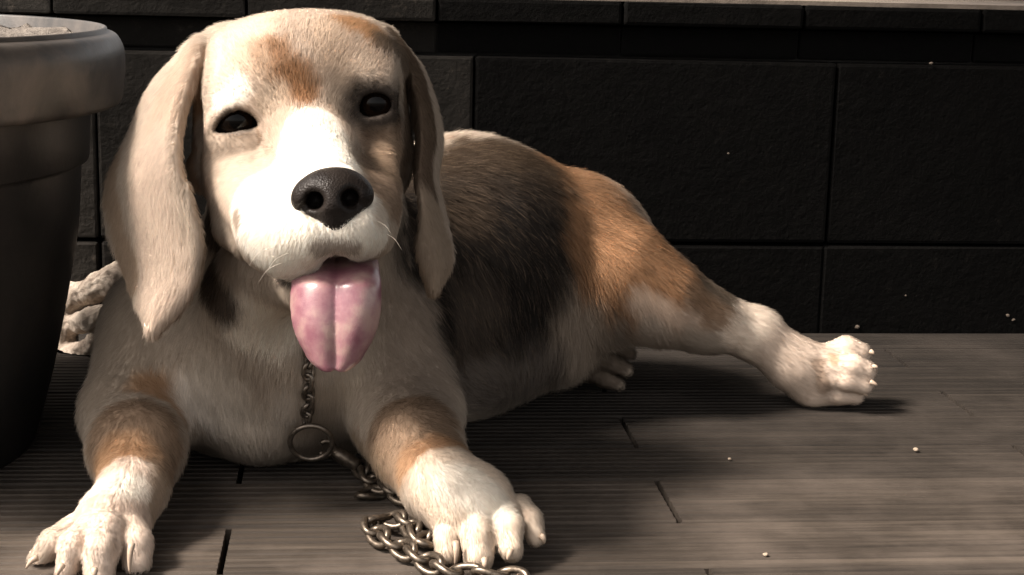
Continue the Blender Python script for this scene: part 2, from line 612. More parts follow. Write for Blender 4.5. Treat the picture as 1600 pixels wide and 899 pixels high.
def build_tongue():
    c = P(524, 490, 0.88)
    F = Field(c - np.array([.045, .045, .05]), c + np.array([.045, .045, .05]), 0.0009)
    pts, rr = [], []
    ys = np.array([400, 420, 440, 460, 480, 495, 510, 525, 540, 550, 560, 567, 573, 576])
    ws = np.array([66, 70, 72.5, 73.5, 73.5, 72, 69, 64, 57, 51, 46, 40, 31, 22])
    for y in np.linspace(400, 574, 120):
        t = (y - 400) / 176
        w = np.interp(y, ys, ws) - 5
        dd = 0.890 + 0.045 * max(1 - t / .3, 0) ** 2 - .010 * math.sin(math.pi * min(t * .75 + .1, 1))
        for v in np.linspace(-1, 1, 61):
            lobe = max(1 - (abs(abs(v) - .5) / .5) ** 2, 0)
            x = 526 - 3 * t + v * w
            yy = y + (5 * (lobe - .6)) * max(0, (t - .6) / .4)
            tw = .004 * v * (1 if v < 0 else -1) * (1 - t) if v < 0 else -.005 * v * (t - .55)
            pts.append(P(x, yy, dd - 0.0036 * lobe + .0085 * abs(v) ** 3.5 - tw))
            rr.append(px(3.4 + 3.2 * lobe ** .5, dd))
    F.sheet(np.array(pts), np.array(rr), 0.0)
    F.cone(P(526, 395, 0.866), P(524, 520, 0.864), px(3.0, .87), px(2.5, .87), 0.004, True)
    F.cone(P(524, 520, 0.864), P(525, 590, 0.866), px(2.5, .87), px(2.5, .87), 0.004, True)
    return F.mesh('tongue', 3)[0]


def claw_bm(a, b, c, r0):
    """A curved claw from a through b to the tip c."""
    a, b, c = (Vector(v) for v in (a, b, c))
    pts = [a * (1 - t) ** 2 + b * 2 * t * (1 - t) + c * t * t for t in np.linspace(0, 1, 8)]
    bm = bmesh.new()
    tube_bm(bm, pts, [r0 * (1 - .75 * t ** 1.6) for t in np.linspace(0, 1, 8)], 10)
    return bm


# colours (linear albedo)
WHITE, CREAM, PEACH = (.86, .80, .70), (.62, .50, .40), (.68, .56, .465)
TAN, ORANGE, RUST = (.40, .27, .18), (.31, .175, .095), (.30, .155, .075)
GREYBROWN, DARKBROWN, BLACK, GREY = (.20, .155, .115), (.085, .065, .05), (.030, .026, .023), (.30, .26, .215)
CHEST, PALE = (.47, .395, .32), (.56, .48, .395)

# coat markings, with some light and shade painted in: (x, y, x2, y2, radius px, softness px, colour, strength) - anchored on the body's surface, then solid in space
COAT = [
    # trunk
    (725, 330, 860, 330, 150, 50, (.07, .055, .043), 1), (735, 440, 840, 430, 180, 110, BLACK, 1), (722, 540, 735, 480, 60, 60, (.10, .08, .064), .8),
    (722, 245, 840, 250, 58, 50, (.068, .049, .034), 1), (722, 330, 740, 250, 40, 50, (.06, .045, .033), .9),
    (880, 250, 960, 330, 66, 90, ORANGE, .95), (722, 285, 860, 310, 24, 50, (.042, .033, .026), .8),
    (905, 460, 885, 560, 55, 45, (.38, .31, .245), .95), (720, 610, 850, 570, 55, 50, (.20, .17, .145), .9),
    (960, 540, 935, 575, 45, 25, (.14, .11, .085), 1),  # tucked hind paw, darkened for the shade it lies in
    # hind leg
    (960, 370, 1050, 440, 95, 40, ORANGE, 1), (1100, 470, 1130, 480, 45, 30, (.30, .20, .13), .9),
    (985, 320, 1060, 400, 16, 26, (.13, .10, .08), .9), (1090, 430, 1150, 475, 24, 22, (.16, .13, .10), .9),
    (1000, 470, 1075, 505, 24, 22, (.60, .47, .37), .9), (1010, 510, 1150, 545, 25, 25, (.44, .375, .31), .85),
    (1180, 515, 1240, 570, 55, 30, (.82, .70, .58), 1), (1250, 570, 1350, 585, 75, 25, (.60, .49, .40), 1),  # pale hock, its cream raised for the sun on it; then the hind paw
    (1278, 572, 1287, 606, 13, 12, (.28, .20, .145), .8), (1300, 556, 1304, 566, 6, 6, (.35, .2, .11), .7),
    # chest and neck
    (430, 560, 430, 560, 260, 40, CHEST, 1), (630, 480, 660, 600, 60, 40, (.38, .31, .25), .9),
    (200, 480, 190, 580, 60, 40, (.40, .33, .26), .9),
    (235, 600, 270, 620, 34, 25, (.40, .235, .125), .8), (295, 612, 335, 645, 34, 24, (.72, .65, .57), .95),
    (340, 600, 430, 690, 55, 40, (.56, .49, .41), .8), (445, 610, 445, 640, 22, 26, (.62, .55, .47), .8), (512, 610, 540, 600, 24, 30, (.58, .49, .39), .8), (400, 590, 410, 620, 14, 22, (.36, .29, .23), .6),
    (395, 490, 440, 500, 58, 30, (.84, .76, .65), 1), (330, 345, 348, 460, 34, 28, (.075, .058, .046), .9),  # cream throat whitened to stand for light; painted shade between ear and jaw
    # fore legs
    (205, 665, 215, 690, 85, 30, (.30, .215, .15), 1), (635, 655, 650, 680, 85, 30, (.30, .215, .15), 1),
    (170, 712, 195, 703, 40, 36, (.42, .255, .145), .85), (645, 712, 682, 692, 36, 34, (.43, .26, .15), .85),
    (190, 775, 140, 850, 92, 22, PEACH, 1), (712, 752, 775, 850, 84, 22, (.72, .60, .48), 1),
    (250, 745, 240, 790, 22, 18, (.36, .27, .19), .8), (560, 680, 590, 720, 22, 18, (.34, .25, .17), .8),
    (690, 775, 715, 762, 13, 12, (.55, .43, .35), .8), (185, 778, 222, 800, 13, 14, (.54, .42, .34), .8), (105, 815, 130, 800, 9, 10, (.56, .43, .35), .7), (800, 790, 825, 800, 10, 10, (.56, .45, .36), .6), (175, 752, 200, 757, 30, 22, WHITE, .8), (700, 745, 770, 790, 36, 25, WHITE, .8),
    # ears
    (290, 110, 240, 250, 62, 30, (.49, .385, .30), 1), (240, 250, 245, 480, 75, 30, (.52, .425, .345), 1),
    (180, 250, 208, 430, 34, 22, (.36, .27, .195), .9),  # outer left ear darkened for the pot's shadow
    (312, 120, 298, 180, 12, 10, (.40, .235, .125), .8),
    (625, 70, 665, 180, 46, 22, (.13, .095, .068), 1), (660, 200, 662, 290, 46, 20, (.15, .11, .08), 1), (670, 330, 680, 440, 46, 20, (.37, .295, .225), 1), (668, 120, 690, 220, 10, 10, (.34, .25, .18), .8),  # right ear: the head's shade painted in as darker brown
    # head
    (470, 130, 470, 60, 145, 30, (.55, .44, .35), 1), (520, 60, 560, 110, 50, 40, (.50, .39, .30), .8), (350, 240, 380, 300, 70, 25, (.62, .51, .41), 1),
    (608, 215, 602, 300, 48, 22, (.30, .22, .16), 1),  # right cheek: shaded side of the face painted darker
    (306, 225, 305, 280, 12, 12, (.40, .26, .165), .8),
    (425, 85, 465, 140, 30, 22, ORANGE, .9), (455, 120, 478, 158, 15, 14, RUST, .7),
    (545, 38, 590, 62, 30, 22, (.44, .245, .12), .9), (600, 75, 625, 85, 26, 16, (.16, .125, .095), .9),
    (510, 50, 520, 90, 24, 22, (.56, .43, .32), .6), (395, 80, 410, 110, 22, 22, (.46, .355, .265), .6), (345, 95, 352, 120, 16, 18, (.62, .51, .41), .7),
    (480, 190, 515, 260, 50, 18, WHITE, 1), (420, 290, 460, 390, 85, 20, WHITE, 1), (520, 330, 560, 380, 70, 14, WHITE, 1),
    (375, 142, 350, 160, 20, 14, WHITE, .9), (575, 118, 560, 110, 18, 16, (.70, .57, .45), .8),
    (540, 130, 530, 165, 22, 18, (.50, .40, .31), .8), (420, 165, 440, 150, 20, 16, (.48, .385, .295), .7),
    (595, 262, 615, 235, 30, 18, (.32, .235, .165), .8),  # more painted shade on the right cheek
    (372, 333, 374, 343, 13, 10, (.33, .255, .195), .9), (590, 340, 600, 320, 16, 10, (.52, .41, .31), .5),
    (500, 384, 552, 384, 15, 12, (.33, .27, .22), .85), (436, 433, 462, 437, 6, 5, (.05, .04, .035), .9), (402, 200, 410, 222, 4, 5, (.36, .25, .17), .8), (330, 390, 420, 428, 10, 14, (.42, .34, .27), .5),
]

# flow of the coat: (x, y, dx, dy, length mm, lift)
FLOW = [
    (510, 250, -.25, -1, 5, .25), (470, 175, 0, -1, 6, .35), (470, 100, 0, -1, 8, .35), (470, 40, 0, -1, 9, .3), (380, 60, -.5, -.8, 8, .3),
    (570, 50, .5, -.8, 8, .3), (385, 140, -.6, -.7, 8, .35), (575, 112, .5, -.8, 8, .4), (440, 150, -.5, -.8, 8, .4), (530, 130, .5, -.9, 8, .4),
    (345, 235, -.8, .5, 7, .3), (380, 270, -.8, .5, 6, .3), (430, 320, -.85, .45, 4.5, .25), (400, 370, -.6, .8, 6, .3), (440, 400, -.35, .9, 6, .3),
    (600, 230, .8, .4, 6, .3), (590, 310, .7, .6, 5, .25), (575, 370, .4, .9, 6, .3), (490, 392, -.3, 1, 7, .3), (550, 392, .3, 1, 7, .3), (520, 380, 0, 1, 5, .3),
    (470, 300, -.8, -.2, 3.5, .2), (480, 350, -.7, .6, 4, .25), (575, 290, .7, -.2, 3.5, .2), (360, 320, -.7, .7, 7, .35), (320, 260, -.5, .9, 8, .4),
    (290, 120, -.5, .9, 9, .22), (240, 200, -.45, 1, 9, .2), (210, 300, -.1, 1, 9, .2), (270, 350, .15, 1, 9, .2), (230, 430, .2, 1, 10, .2), (285, 440, -.3, 1, 9, .2),
    (640, 100, .5, 1, 9, .25), (668, 190, .25, 1, 9, .2), (665, 300, .1, 1, 9, .2), (682, 420, 0, 1, 9, .2),
    (400, 470, -.2, 1, 14, .3), (400, 560, -.15, 1, 17, .32), (300, 560, -.25, 1, 14, .3), (330, 640, .25, 1, 15, .32), (410, 690, .2, 1, 14, .35), (500, 610, .1, 1, 15, .32),
    (600, 520, .15, 1, 14, .28), (650, 580, .3, 1, 13, .26), (190, 520, -.1, 1, 13, .28), (200, 600, .15, 1, 12, .28), (560, 640, -.2, 1, 12, .3),
    (215, 680, 0, 1, 10, .24), (210, 740, -.1, 1, 8, .22), (180, 790, -.3, 1, 5.5, .22), (120, 830, -.6, .8, 4, .25), (205, 850, .05, 1, 4, .25), (70, 860, -.7, .7, 4, .25),
    (640, 680, .35, 1, 10, .24), (690, 740, .6, .8, 8, .22), (740, 790, .5, .9, 5.5, .22), (705, 840, .05, 1, 4, .25), (755, 850, .1, 1, 4, .25), (830, 820, .5, .8, 4, .25),
    (720, 240, .9, .3, 14, .28), (800, 250, .9, .4, 14, .28), (880, 270, .8, .6, 13, .28), (740, 320, .8, .6, 14, .26), (830, 360, .6, .8, 14, .28), (740, 440, .4, .9, 15, .28),
    (820, 480, .15, 1, 18, .32), (890, 440, .15, 1, 32, .45), (900, 520, .15, 1, 36, .46), (850, 560, .2, 1, 20, .35), (740, 590, .6, .5, 14, .3), (930, 500, .35, 1, 24, .4),
    (950, 350, .7, .7, 11, .26), (1000, 420, .7, .7, 11, .26), (1040, 390, .8, .6, 12, .28), (980, 470, .4, .9, 14, .3), (1080, 470, .85, .5, 10, .26), (1130, 500, .9, .45, 9, .26),
    (1190, 520, .8, .55, 8, .25), (1240, 570, .8, .6, 7, .25), (1290, 560, .95, .2, 4, .25), (1340, 580, 1, .2, 4, .25), (960, 560, .8, .5, 5, .3), (1030, 520, .5, .8, 14, .35),
]


def on_body(bvh, x, y):
    v = Vector(ray(x, y)).normalized()
    hit = bvh.ray_cast(Vector(EYE), v, 3.0)
    if hit[0] is not None:
        return np.array(hit[0])
    # just outside the outline: the nearest surface point to the sight line
    best, bd = None, 9
    for d in np.linspace(.86, 1.36, 60):
        h = bvh.find_nearest(Vector(P(x, y, d)))
        if h[3] is not None and h[3] < bd:
            best, bd = np.array(h[0]), h[3]
    return best


def value_noise(p, scale, seed=0):
    """Smooth random values in -1..1 at points p."""
    q = p * scale
    i = np.floor(q).astype(np.int64)
    f = q - i
    f = f * f * (3 - 2 * f)
    out = np.zeros(len(p))
    for dx in (0, 1):
        for dy in (0, 1):
            for dz in (0, 1):
                k = ((i[:, 0] + dx) * 73856093) ^ ((i[:, 1] + dy) * 19349663) ^ ((i[:, 2] + dz) * 83492791) ^ (seed * 2654435761)
                k = (k ^ (k >> 13)) * 1274126177 & 0x7fffffff
                h = ((k ^ (k >> 16)) & 0xffff) / 65535.0 * 2 - 1
                w = (f[:, 0] if dx else 1 - f[:, 0]) * (f[:, 1] if dy else 1 - f[:, 1]) * (f[:, 2] if dz else 1 - f[:, 2])
                out += w * h
    return out


def coat_colour(pts, bvh):
    col = np.tile(np.array(CHEST, np.float64), (len(pts), 1))
    nz = value_noise(pts, 90, 1) * .6 + value_noise(pts, 260, 2) * .4
    for (x, y, x2, y2, r, s, c, st) in COAT:
        a, b = on_body(bvh, x, y), on_body(bvh, x2, y2)
        d0 = float((a - EYE) @ _f)
        r, s = px(r, d0), px(s, d0)
        ab = b - a
        t = np.clip(((pts - a) @ ab) / max(ab @ ab, 1e-9), 0, 1)
        dist = np.linalg.norm(pts - a - t[:, None] * ab, axis=1)
        w = np.clip((r + s * .5 - dist + nz * s * .55) / s, 0, 1)
        w = (w * w * (3 - 2 * w) * st)[:, None]
        col = col * (1 - w) + np.array(c) * w
    # dark rims of the eyes
    for (x, y, d, r), lid, (wide, tone, halo) in zip(EYES, LIDS, ((15, (.30, .225, .165), .75), (32, (.030, .025, .021), .95))):
        best = np.full(len(pts), 9.0)
        near = np.linalg.norm(pts - P(x, y, d - .01), axis=1) < .05
        q = pts[near]
        q = q - ((q - P(x, y, d - .013)) @ _f)[:, None] * _f * .65
        bq = np.full(len(q), 9.0)
        for k in range(len(lid)):
            e = []
            for v in (lid[k], lid[(k + 1) % len(lid)]):
                rho = min(math.hypot(v[0] - x, v[1] - y), (r + 3) * .97)
                g = P(v[0], v[1], d - px(math.sqrt((r + 3) ** 2 - rho ** 2), d))
                e.append(g - ((g - P(x, y, d - .013)) @ _f) * _f * .65)
            ab = e[1] - e[0]
            t = np.clip((q - e[0]) @ ab / (ab @ ab), 0, 1)
            bq = np.minimum(bq, np.linalg.norm(q - e[0] - t[:, None] * ab, axis=1))
        best[near] = bq
        w = (np.clip((px(wide, d) - best) / px(wide * .62, d) + nz * .2, 0, 1) * halo)[:, None]
        col = col * (1 - w) + np.array(tone) * w
        inn = np.linalg.norm(pts - P(x, y, d), axis=1) < px(r + 1.2, d)
        w = np.maximum(np.clip((px(8.5, d) - best) / px(5, d), 0, 1), inn)[:, None]
        low = np.clip(((P(x, y + 13, d) - pts) @ _u) / px(8, d), 0, 1)[:, None] * (1 if x < 500 else .15)
        rim = np.array((.026, .021, .018)) * (1 - low) + np.array((.17, .14, .118)) * low
        col = col * (1 - w) + rim * w
    return col


def fur_material():
    m = bpy.data.materials.new('coat_hair')
    m.use_nodes = True
    n = m.node_tree
    n.nodes.clear()
    out = n.nodes.new('ShaderNodeOutputMaterial')
    at = n.nodes.new('ShaderNodeAttribute')
    at.attribute_name = 'coat'
    an = n.nodes.new('ShaderNodeAttribute')
    an.attribute_name = 'skin_normal'
    df = n.nodes.new('ShaderNodeBsdfDiffuse')
    n.links.new(at.outputs['Color'], df.inputs['Color'])
    n.links.new(an.outputs['Vector'], df.inputs['Normal'])
    hr = n.nodes.new('ShaderNodeBsdfHair')
    hr.component = 'Reflection'
    hr.inputs['RoughnessU'].default_value = .35
    hr.inputs['RoughnessV'].default_value = .6
    n.links.new(at.outputs['Color'], hr.inputs['Color'])
    mx = n.nodes.new('ShaderNodeMixShader')
    mx.inputs[0].default_value = .15
    n.links.new(df.outputs[0], mx.inputs[1])
    n.links.new(hr.outputs[0], mx.inputs[2])
    n.links.new(mx.outputs[0], out.inputs[0])
    return m


def skin_material():
    m, n, b = mat('dog_skin')
    at = n.nodes.new('ShaderNodeAttribute')
    at.attribute_name = 'coat'
    n.links.new(at.outputs['Color'], b.inputs['Base Color'])
    b.inputs['Roughness'].default_value = .9
    b.inputs['Specular IOR Level'].default_value = .1
    return m


def add_curves(name, P4, rad, colour, normal, material, parent):
    n, k = P4.shape[:2]
    hc = bpy.data.hair_curves.new(name)
    hc.add_curves([k] * n)
    hc.attributes['position'].data.foreach_set('vector', P4.astype(np.float32).ravel())
    a = hc.attributes.get('radius') or hc.attributes.new('radius', 'FLOAT', 'POINT')
    a.data.foreach_set('value', np.broadcast_to(rad, (n, k)).astype(np.float32).ravel())
    a = hc.attributes.new('coat', 'FLOAT_COLOR', 'CURVE')
    a.data.foreach_set('color', np.concatenate([colour, np.ones((n, 1))], 1).astype(np.float32).ravel())
    a = hc.attributes.new('skin_normal', 'FLOAT_VECTOR', 'CURVE')
    a.data.foreach_set('vector', normal.astype(np.float32).ravel())
    hc.materials.append(material)
    o = bpy.data.objects.new(name, hc)
    link(o, parent)
    o.matrix_parent_inverse = parent.matrix_basis.inverted()
    return o


def build_dog(voxel=0.0018, hairs=620000):
    dog = empty('dog', P(400, 712, 1.128) * np.array([1, 1, 0]), 'tan and white beagle with black saddle lying on the dark deck, tongue out', 'dog')
    F, toes = build_body_field(voxel)
    me, V, Q = F.mesh('body')
    bvh = BVHTree.FromPolygons(V.tolist(), Q.tolist())
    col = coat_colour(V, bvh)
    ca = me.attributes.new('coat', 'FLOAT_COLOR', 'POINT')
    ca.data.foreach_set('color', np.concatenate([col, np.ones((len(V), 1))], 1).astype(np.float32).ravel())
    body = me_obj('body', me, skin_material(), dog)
    VN = np.empty(len(V) * 3)
    me.vertices.foreach_get('normal', VN)
    VN = VN.reshape(-1, 3)

    # eyes, nose, tongue, claws
    m, n, b = mat('eye_black')
    c = coords(n, (1, 1, 1), 'Object')
    ia = n.nodes.new('ShaderNodeAttribute')
    ia.attribute_name = 'iris'
    n.links.new(ramp(n, ia.outputs['Fac'], [(.20, (.0015, .0013, .0012)), (.25, (.006, .0033, .002)), (.40, (.009, .005, .003)), (.46, (.004, .003, .0025)), (.75, (.012, .010, .009))]).outputs[0], b.inputs['Base Color'])
    b.inputs['Roughness'].default_value = .08
    b.inputs['Specular IOR Level'].default_value = .13
    for (x, y, d, r) in EYES:
        bm = bmesh.new()
        bmesh.ops.create_uvsphere(bm, u_segments=64, v_segments=48, radius=px(r, d), matrix=Matrix.Translation(P(x, y, d)))
        o = bm_obj('eye', bm, m, dog)
        gaze = np.array(EYE - P(x, y, d)) + np.array([.03, 0, -.06])
        gaze /= np.linalg.norm(gaze)
        vv = np.array([v.co[:] for v in o.data.vertices]) - P(x, y, d)
        at = o.data.attributes.new('iris', 'FLOAT', 'POINT')
        at.data.foreach_set('value', (np.arccos(np.clip(vv @ gaze / np.linalg.norm(vv, axis=1), -1, 1)) / (math.pi / 2)).astype(np.float32))
    m, n, b = mat('nose_leather')
    c = coords(n)
    vo = n.nodes.new('ShaderNodeTexVoronoi')
    vo.inputs['Scale'].default_value = 900
    n.links.new(c, vo.inputs['Vector'])
    nz = noise(n, 60, 4, vec=c)
    n.links.new(ramp(n, nz.outputs[0], [(.3, (.007, .0055, .005)), (.7, (.018, .0145, .0125))]).outputs[0], b.inputs['Base Color'])
    b.inputs['Roughness'].default_value = .40
    b.inputs['Specular IOR Level'].default_value = .12
    n.links.new(bump(n, vo.outputs['Distance'], .42, .0006).outputs[0], b.inputs['Normal'])
    me_obj('nose', build_nose(), m, dog)
    m, n, b = mat('tongue_flesh')
    c = coords(n)
    nz = noise(n, 70, 4, vec=c)
    n.links.new(ramp(n, nz.outputs[0], [(.36, (.19, .075, .098)), (.50, (.25, .125, .14)), (.66, (.33, .215, .195))]).outputs[0], b.inputs['Base Color'])
    n2 = noise(n, 1400, 2, vec=c)
    n.links.new(bump(n, n2.outputs[0], .22, .0008).outputs[0], b.inputs['Normal'])
    b.inputs['Roughness'].default_value = .34
    b.inputs['Coat Weight'].default_value = .5
    b.inputs['Coat Roughness'].default_value = .22
    b.inputs['Subsurface Weight'].default_value = .08
    b.inputs['Subsurface Radius'].default_value = (.006, .002, .0015)
    b.inputs['Subsurface Scale'].default_value = 1.0
    me_obj('tongue', build_tongue(), m, dog)
    m, n, b = mat('claw_horn')
    c = coords(n, (1, 1, 1))
    nz = noise(n, 220, 3, vec=c)
    n.links.new(ramp(n, nz.outputs[0], [(.3, (.33, .245, .18)), (.7, (.50, .40, .31))]).outputs[0], b.inputs['Base Color'])
    b.inputs['Roughness'].default_value = .4
    for i, (a, p, q, r) in enumerate(toes):
        a_, p_, q_ = P(*a), P(*p), P(*q)
        t = (q_ - p_) / np.linalg.norm(q_ - p_)
        rr = px(r, q[2])
        up = np.array([0, 0, 1.0])
        fwd = -_f if i < 8 else _r
        st = q_ + (up * .35 + fwd * .55) * rr
        md = st + (t * .4 + fwd * .8) * rr * .8
        en = md + (t * .5 + fwd * .5 - up * .55) * rr * .9
        L = CLAWS[i]
        if L is None:
            continue
        else:
            st, md, en = P(*L[0]), P(*L[1]), P(*L[2])
        if i >= 8:
            en = md + (en - md) * .4
        en[2] = max(en[2], .0015)
        md[2] = max(md[2], .004)
        bm_obj('claw', claw_bm(st, md, en, .0020 if i < 12 else .0015), m, dog)

    # ---------------- coat
    guides = [(on_body(bvh, g[0], g[1]), (g[2] * _r - g[3] * _u), g[4], g[5]) for g in FLOW]
    gp = np.array([g[0] for g in guides])
    gd = np.array([g[1] / np.linalg.norm(g[1]) for g in guides])
    gl = np.array([g[2] for g in guides]) * .001
    gh = np.array([g[3] for g in guides])
    tri = np.concatenate([Q[:, [0, 1, 2]], Q[:, [0, 2, 3]]])
    A, Bv, Cv = V[tri[:, 0]], V[tri[:, 1]], V[tri[:, 2]]
    cr = np.cross(Bv - A, Cv - A)
    area = np.linalg.norm(cr, axis=1) * .5
    cen = (A + Bv + Cv) / 3
    pxc = to_px(cen)
    head = (pxc[:, 0] > 150) & (pxc[:, 0] < 720) & (pxc[:, 1] < 530) & (pxc[:, 2] < 1.06)
    paws = (pxc[:, 1] > 690) & (pxc[:, 2] < 1.0)
    w = area * np.where(head, 2.4, 1.0) * np.where(paws, 2.0, 1.0)
    w[cen[:, 2] < .004] *= .1
    pick = rng.choice(len(tri), hairs, p=w / w.sum())
    u, v = rng.random(hairs), rng.random(hairs)
    f = u + v > 1
    u[f], v[f] = 1 - u[f], 1 - v[f]
    T3 = tri[pick]
    bw = np.stack([1 - u - v, u, v], 1)
    root = (V[T3] * bw[:, :, None]).sum(1)
    nrm = (VN[T3] * bw[:, :, None]).sum(1)
    nrm /= np.linalg.norm(nrm, axis=1)[:, None]
    # keep hair off the eyes, the nose and the mouth
    keep = np.ones(hairs, bool)
    for (x, y, d, r) in EYES:
        keep &= np.linalg.norm(root - P(x, y, d), axis=1) > px(r - 1.0, d)
    for (x, y, d, r) in ((520, 305, .885, 52), (480, 312, .885, 26), (560, 307, .885, 26), (524, 345, .885, 24), (525, 430, .90, 38), (460, 440, .92, 14)):
        keep &= np.linalg.norm(root - P(x, y, d), axis=1) > px(r, d)
    root, nrm = root[keep], nrm[keep]
    N = len(root)
    D = np.empty((N, 3))
    L = np.empty(N)
    H = np.empty(N)
    for s in range(0, N, 40000):
        d2 = ((root[s:s + 40000, None, :] - gp[None]) ** 2).sum(2)
        wt = 1 / (d2 + 1e-4) ** 2
        wt /= wt.sum(1, keepdims=True)
        D[s:s + 40000] = wt @ gd
        L[s:s + 40000] = wt @ gl
        H[s:s + 40000] = wt @ gh
    # tufts: neighbouring hairs lean together
    tuft = np.stack([value_noise(root, 240, 11 + k) for k in range(3)], 1) * .22 + np.stack([value_noise(root, 75, 21 + k) for k in range(3)], 1) * .15
    hd = (to_px(root)[:, 2] < 1.06) & (to_px(root)[:, 1] < 530)
    tuft[hd] *= .55
    D = D + tuft + rng.normal(0, .13, (N, 3))
    T = D - nrm * (D * nrm).sum(1)[:, None]
    T /= np.maximum(np.linalg.norm(T, axis=1), 1e-6)[:, None]
    L = L * rng.uniform(.5, .95, N)
    for (x, y, d, r) in EYES:
        de = np.linalg.norm(root - P(x, y, d - .008), axis=1)
        L *= np.clip((de - px(r - 6, d)) / px(42, d), .22, 1)
    H = np.clip(H + rng.normal(0, .08, N), .05, .9)
    S = np.array([0.0, .3, .65, 1.0])
    P4 = np.empty((N, 4, 3))
    for i, s in enumerate(S):
        hgt = np.sin(H * 1.5) * (s - .42 * s * s) * 1.1
        P4[:, i] = root + (T * (np.cos(H) * s)[:, None] + nrm * hgt[:, None]) * L[:, None] - nrm * .0006 * (i == 0)
    P4[..., 2] = np.maximum(P4[..., 2], .0007)
    C = coat_colour(root, bvh)
    lum = C.mean(1)
    jit = rng.normal(1, .09, N)
    odd = rng.random(N)
    C = C * jit[:, None]
    # grizzled back: single pale and dark hairs
    wob = value_noise(root, 400, 5)
    sad = (lum < .22) & (odd < .10)
    C[sad] = C[sad] * .5 + np.array([.20, .145, .10]) * .6
    dk = (lum < .22) & (odd > .94)
    C[dk] *= .35
    fl = (lum > .16) & (lum < .28) & (odd > .80) & (odd < .90)
    C[fl] *= .5
    C = np.clip(C * (1 + .10 * wob)[:, None], .008, .9)
    rad = np.array([.000090, .000085, .000065, .000020])
    fm = fur_material()
    # roots' normals for shading: the body's shape, ruffled a little along the hair
    SN = nrm + T * .12 + tuft * .22
    SN /= np.linalg.norm(SN, axis=1)[:, None]
    fur = add_curves('fur', P4, rad, C, SN, fm, dog)
    fur['kind'] = 'stuff'
    # whiskers
    W, WN = [], []
    for side, spots in ((-1, [(430, 335), (415, 350), (440, 360), (410, 370), (430, 385), (455, 395), (395, 355), (445, 410)]), (1, [(585, 345), (592, 362)])):
        for (x, y) in spots:
            p = on_body(bvh, x, y)
            ln = random.uniform(.012, .024)
            d0 = _r * side * .75 - _f * .25 - _u * .25
            W.append([p, p + d0 * ln * .35, p + (d0 - _u * .12) * ln * .7, p + (d0 - _u * .35) * ln])
            WN.append([0, 0, 1])
    add_curves('whiskers', np.array(W), np.array([.00010, .00009, .00007, .00002]), np.tile([[.6, .54, .46]], (len(W), 1)), np.array(WN, float), fm, dog)['kind'] = 'stuff'
    return dog, bvh


CLAWS = [((58, 872, .900), (48, 874, .897), (41, 888, .900)), ((97, 884, .888), (92, 890, .884), (88, 902, .886)), ((148, 890, .882), (146, 898, .878), (148, 908, .882)), ((206, 850, .893), (201, 868, .888), (203, 897, .892)),
         ((712, 847, .917), (714, 864, .912), (711, 884, .917)), ((757, 874, .907), (758, 882, .903), (757, 892, .906)), ((798, 860, .915), (795, 868, .912), (793, 876, .915)), ((846, 838, .935), (851, 842, .933), (850, 850, .936)),
         ((1360, 549, 1.268), (1365, 552, 1.266), (1364, 557, 1.266)), ((1364, 573, 1.25), (1370, 573, 1.248), (1373, 578, 1.248)), ((1360, 597, 1.252), (1368, 600, 1.25), (1375, 606, 1.252)), ((1344, 612, 1.262), (1352, 616, 1.26), (1360, 622, 1.262)),
         None, None, None]


# ------------------------------------------------------------------ the setting: ground, deck, wall
def build_ground():
    m, n, b = mat('earth')
    c = coords(n)
    nz = noise(n, 6, 6, vec=c)
    n.links.new(ramp(n, nz.outputs[0], [(.3, (.035, .028, .022)), (.7, (.09, .075, .06))]).outputs[0], b.inputs['Base Color'])
    b.inputs['Roughness'].default_value = .95
    o = me_obj('ground', py_mesh('ground', [(-200, -200, -.09), (200, -200, -.09), (200, 200, -.09), (-200, 200, -.09)], [(0, 1, 2, 3)]), m)
    tag(o, kind='structure')


ROW0, PITCH_Y = .8715, .0757
GAP = .0022


def row_edges():
    front = [.8715, .9465, 1.0305, 1.1045, 1.1815, 1.2540, 1.3325, 1.3985, 1.4600]
    back = []
    y = front[0]
    while y > -.6:
        y -= PITCH_Y
        back.append(y)
    return back[::-1] + front, len(back)


def board_mesh(x0, x1, y0, y1, nr=8):
    """A grooved decking board: ridges run along it, the ends are cut square with a small break of the edge."""
    y0, y1 = y0 + GAP / 2, y1 - GAP / 2
    w = (y1 - y0) / nr
    prof = [(y0, -.022), (y0, -.0022), (y0 + .0008, -.0009)]
    for i in range(nr):
        a = y0 + i * w
        prof += [(a + w * .16, 0.0), (a + w * .80, 0.0)]
        if i < nr - 1:
            prof += [(a + w * .92, -.0015), (a + w * 1.04, -.0015)]
    prof += [(y1 - .0008, -.0009), (y1, -.0022), (y1, -.022)]
    xs = [x0, x0 + .0009, x1 - .0009, x1]
    V, Fc = [], []
    k = len(prof)
    for j, x in enumerate(xs):
        dz = 0
        V += [(x, y, z + (dz if z > -.02 else 0)) for y, z in prof]
    for j in range(3):
        for i in range(k - 1):
            Fc.append((j * k + i, (j + 1) * k + i, (j + 1) * k + i + 1, j * k + i + 1))
    Fc.append(tuple(range(k)))
    Fc.append(tuple(range(3 * k + k - 1, 3 * k - 1, -1)))
    return py_mesh('board', V, Fc)


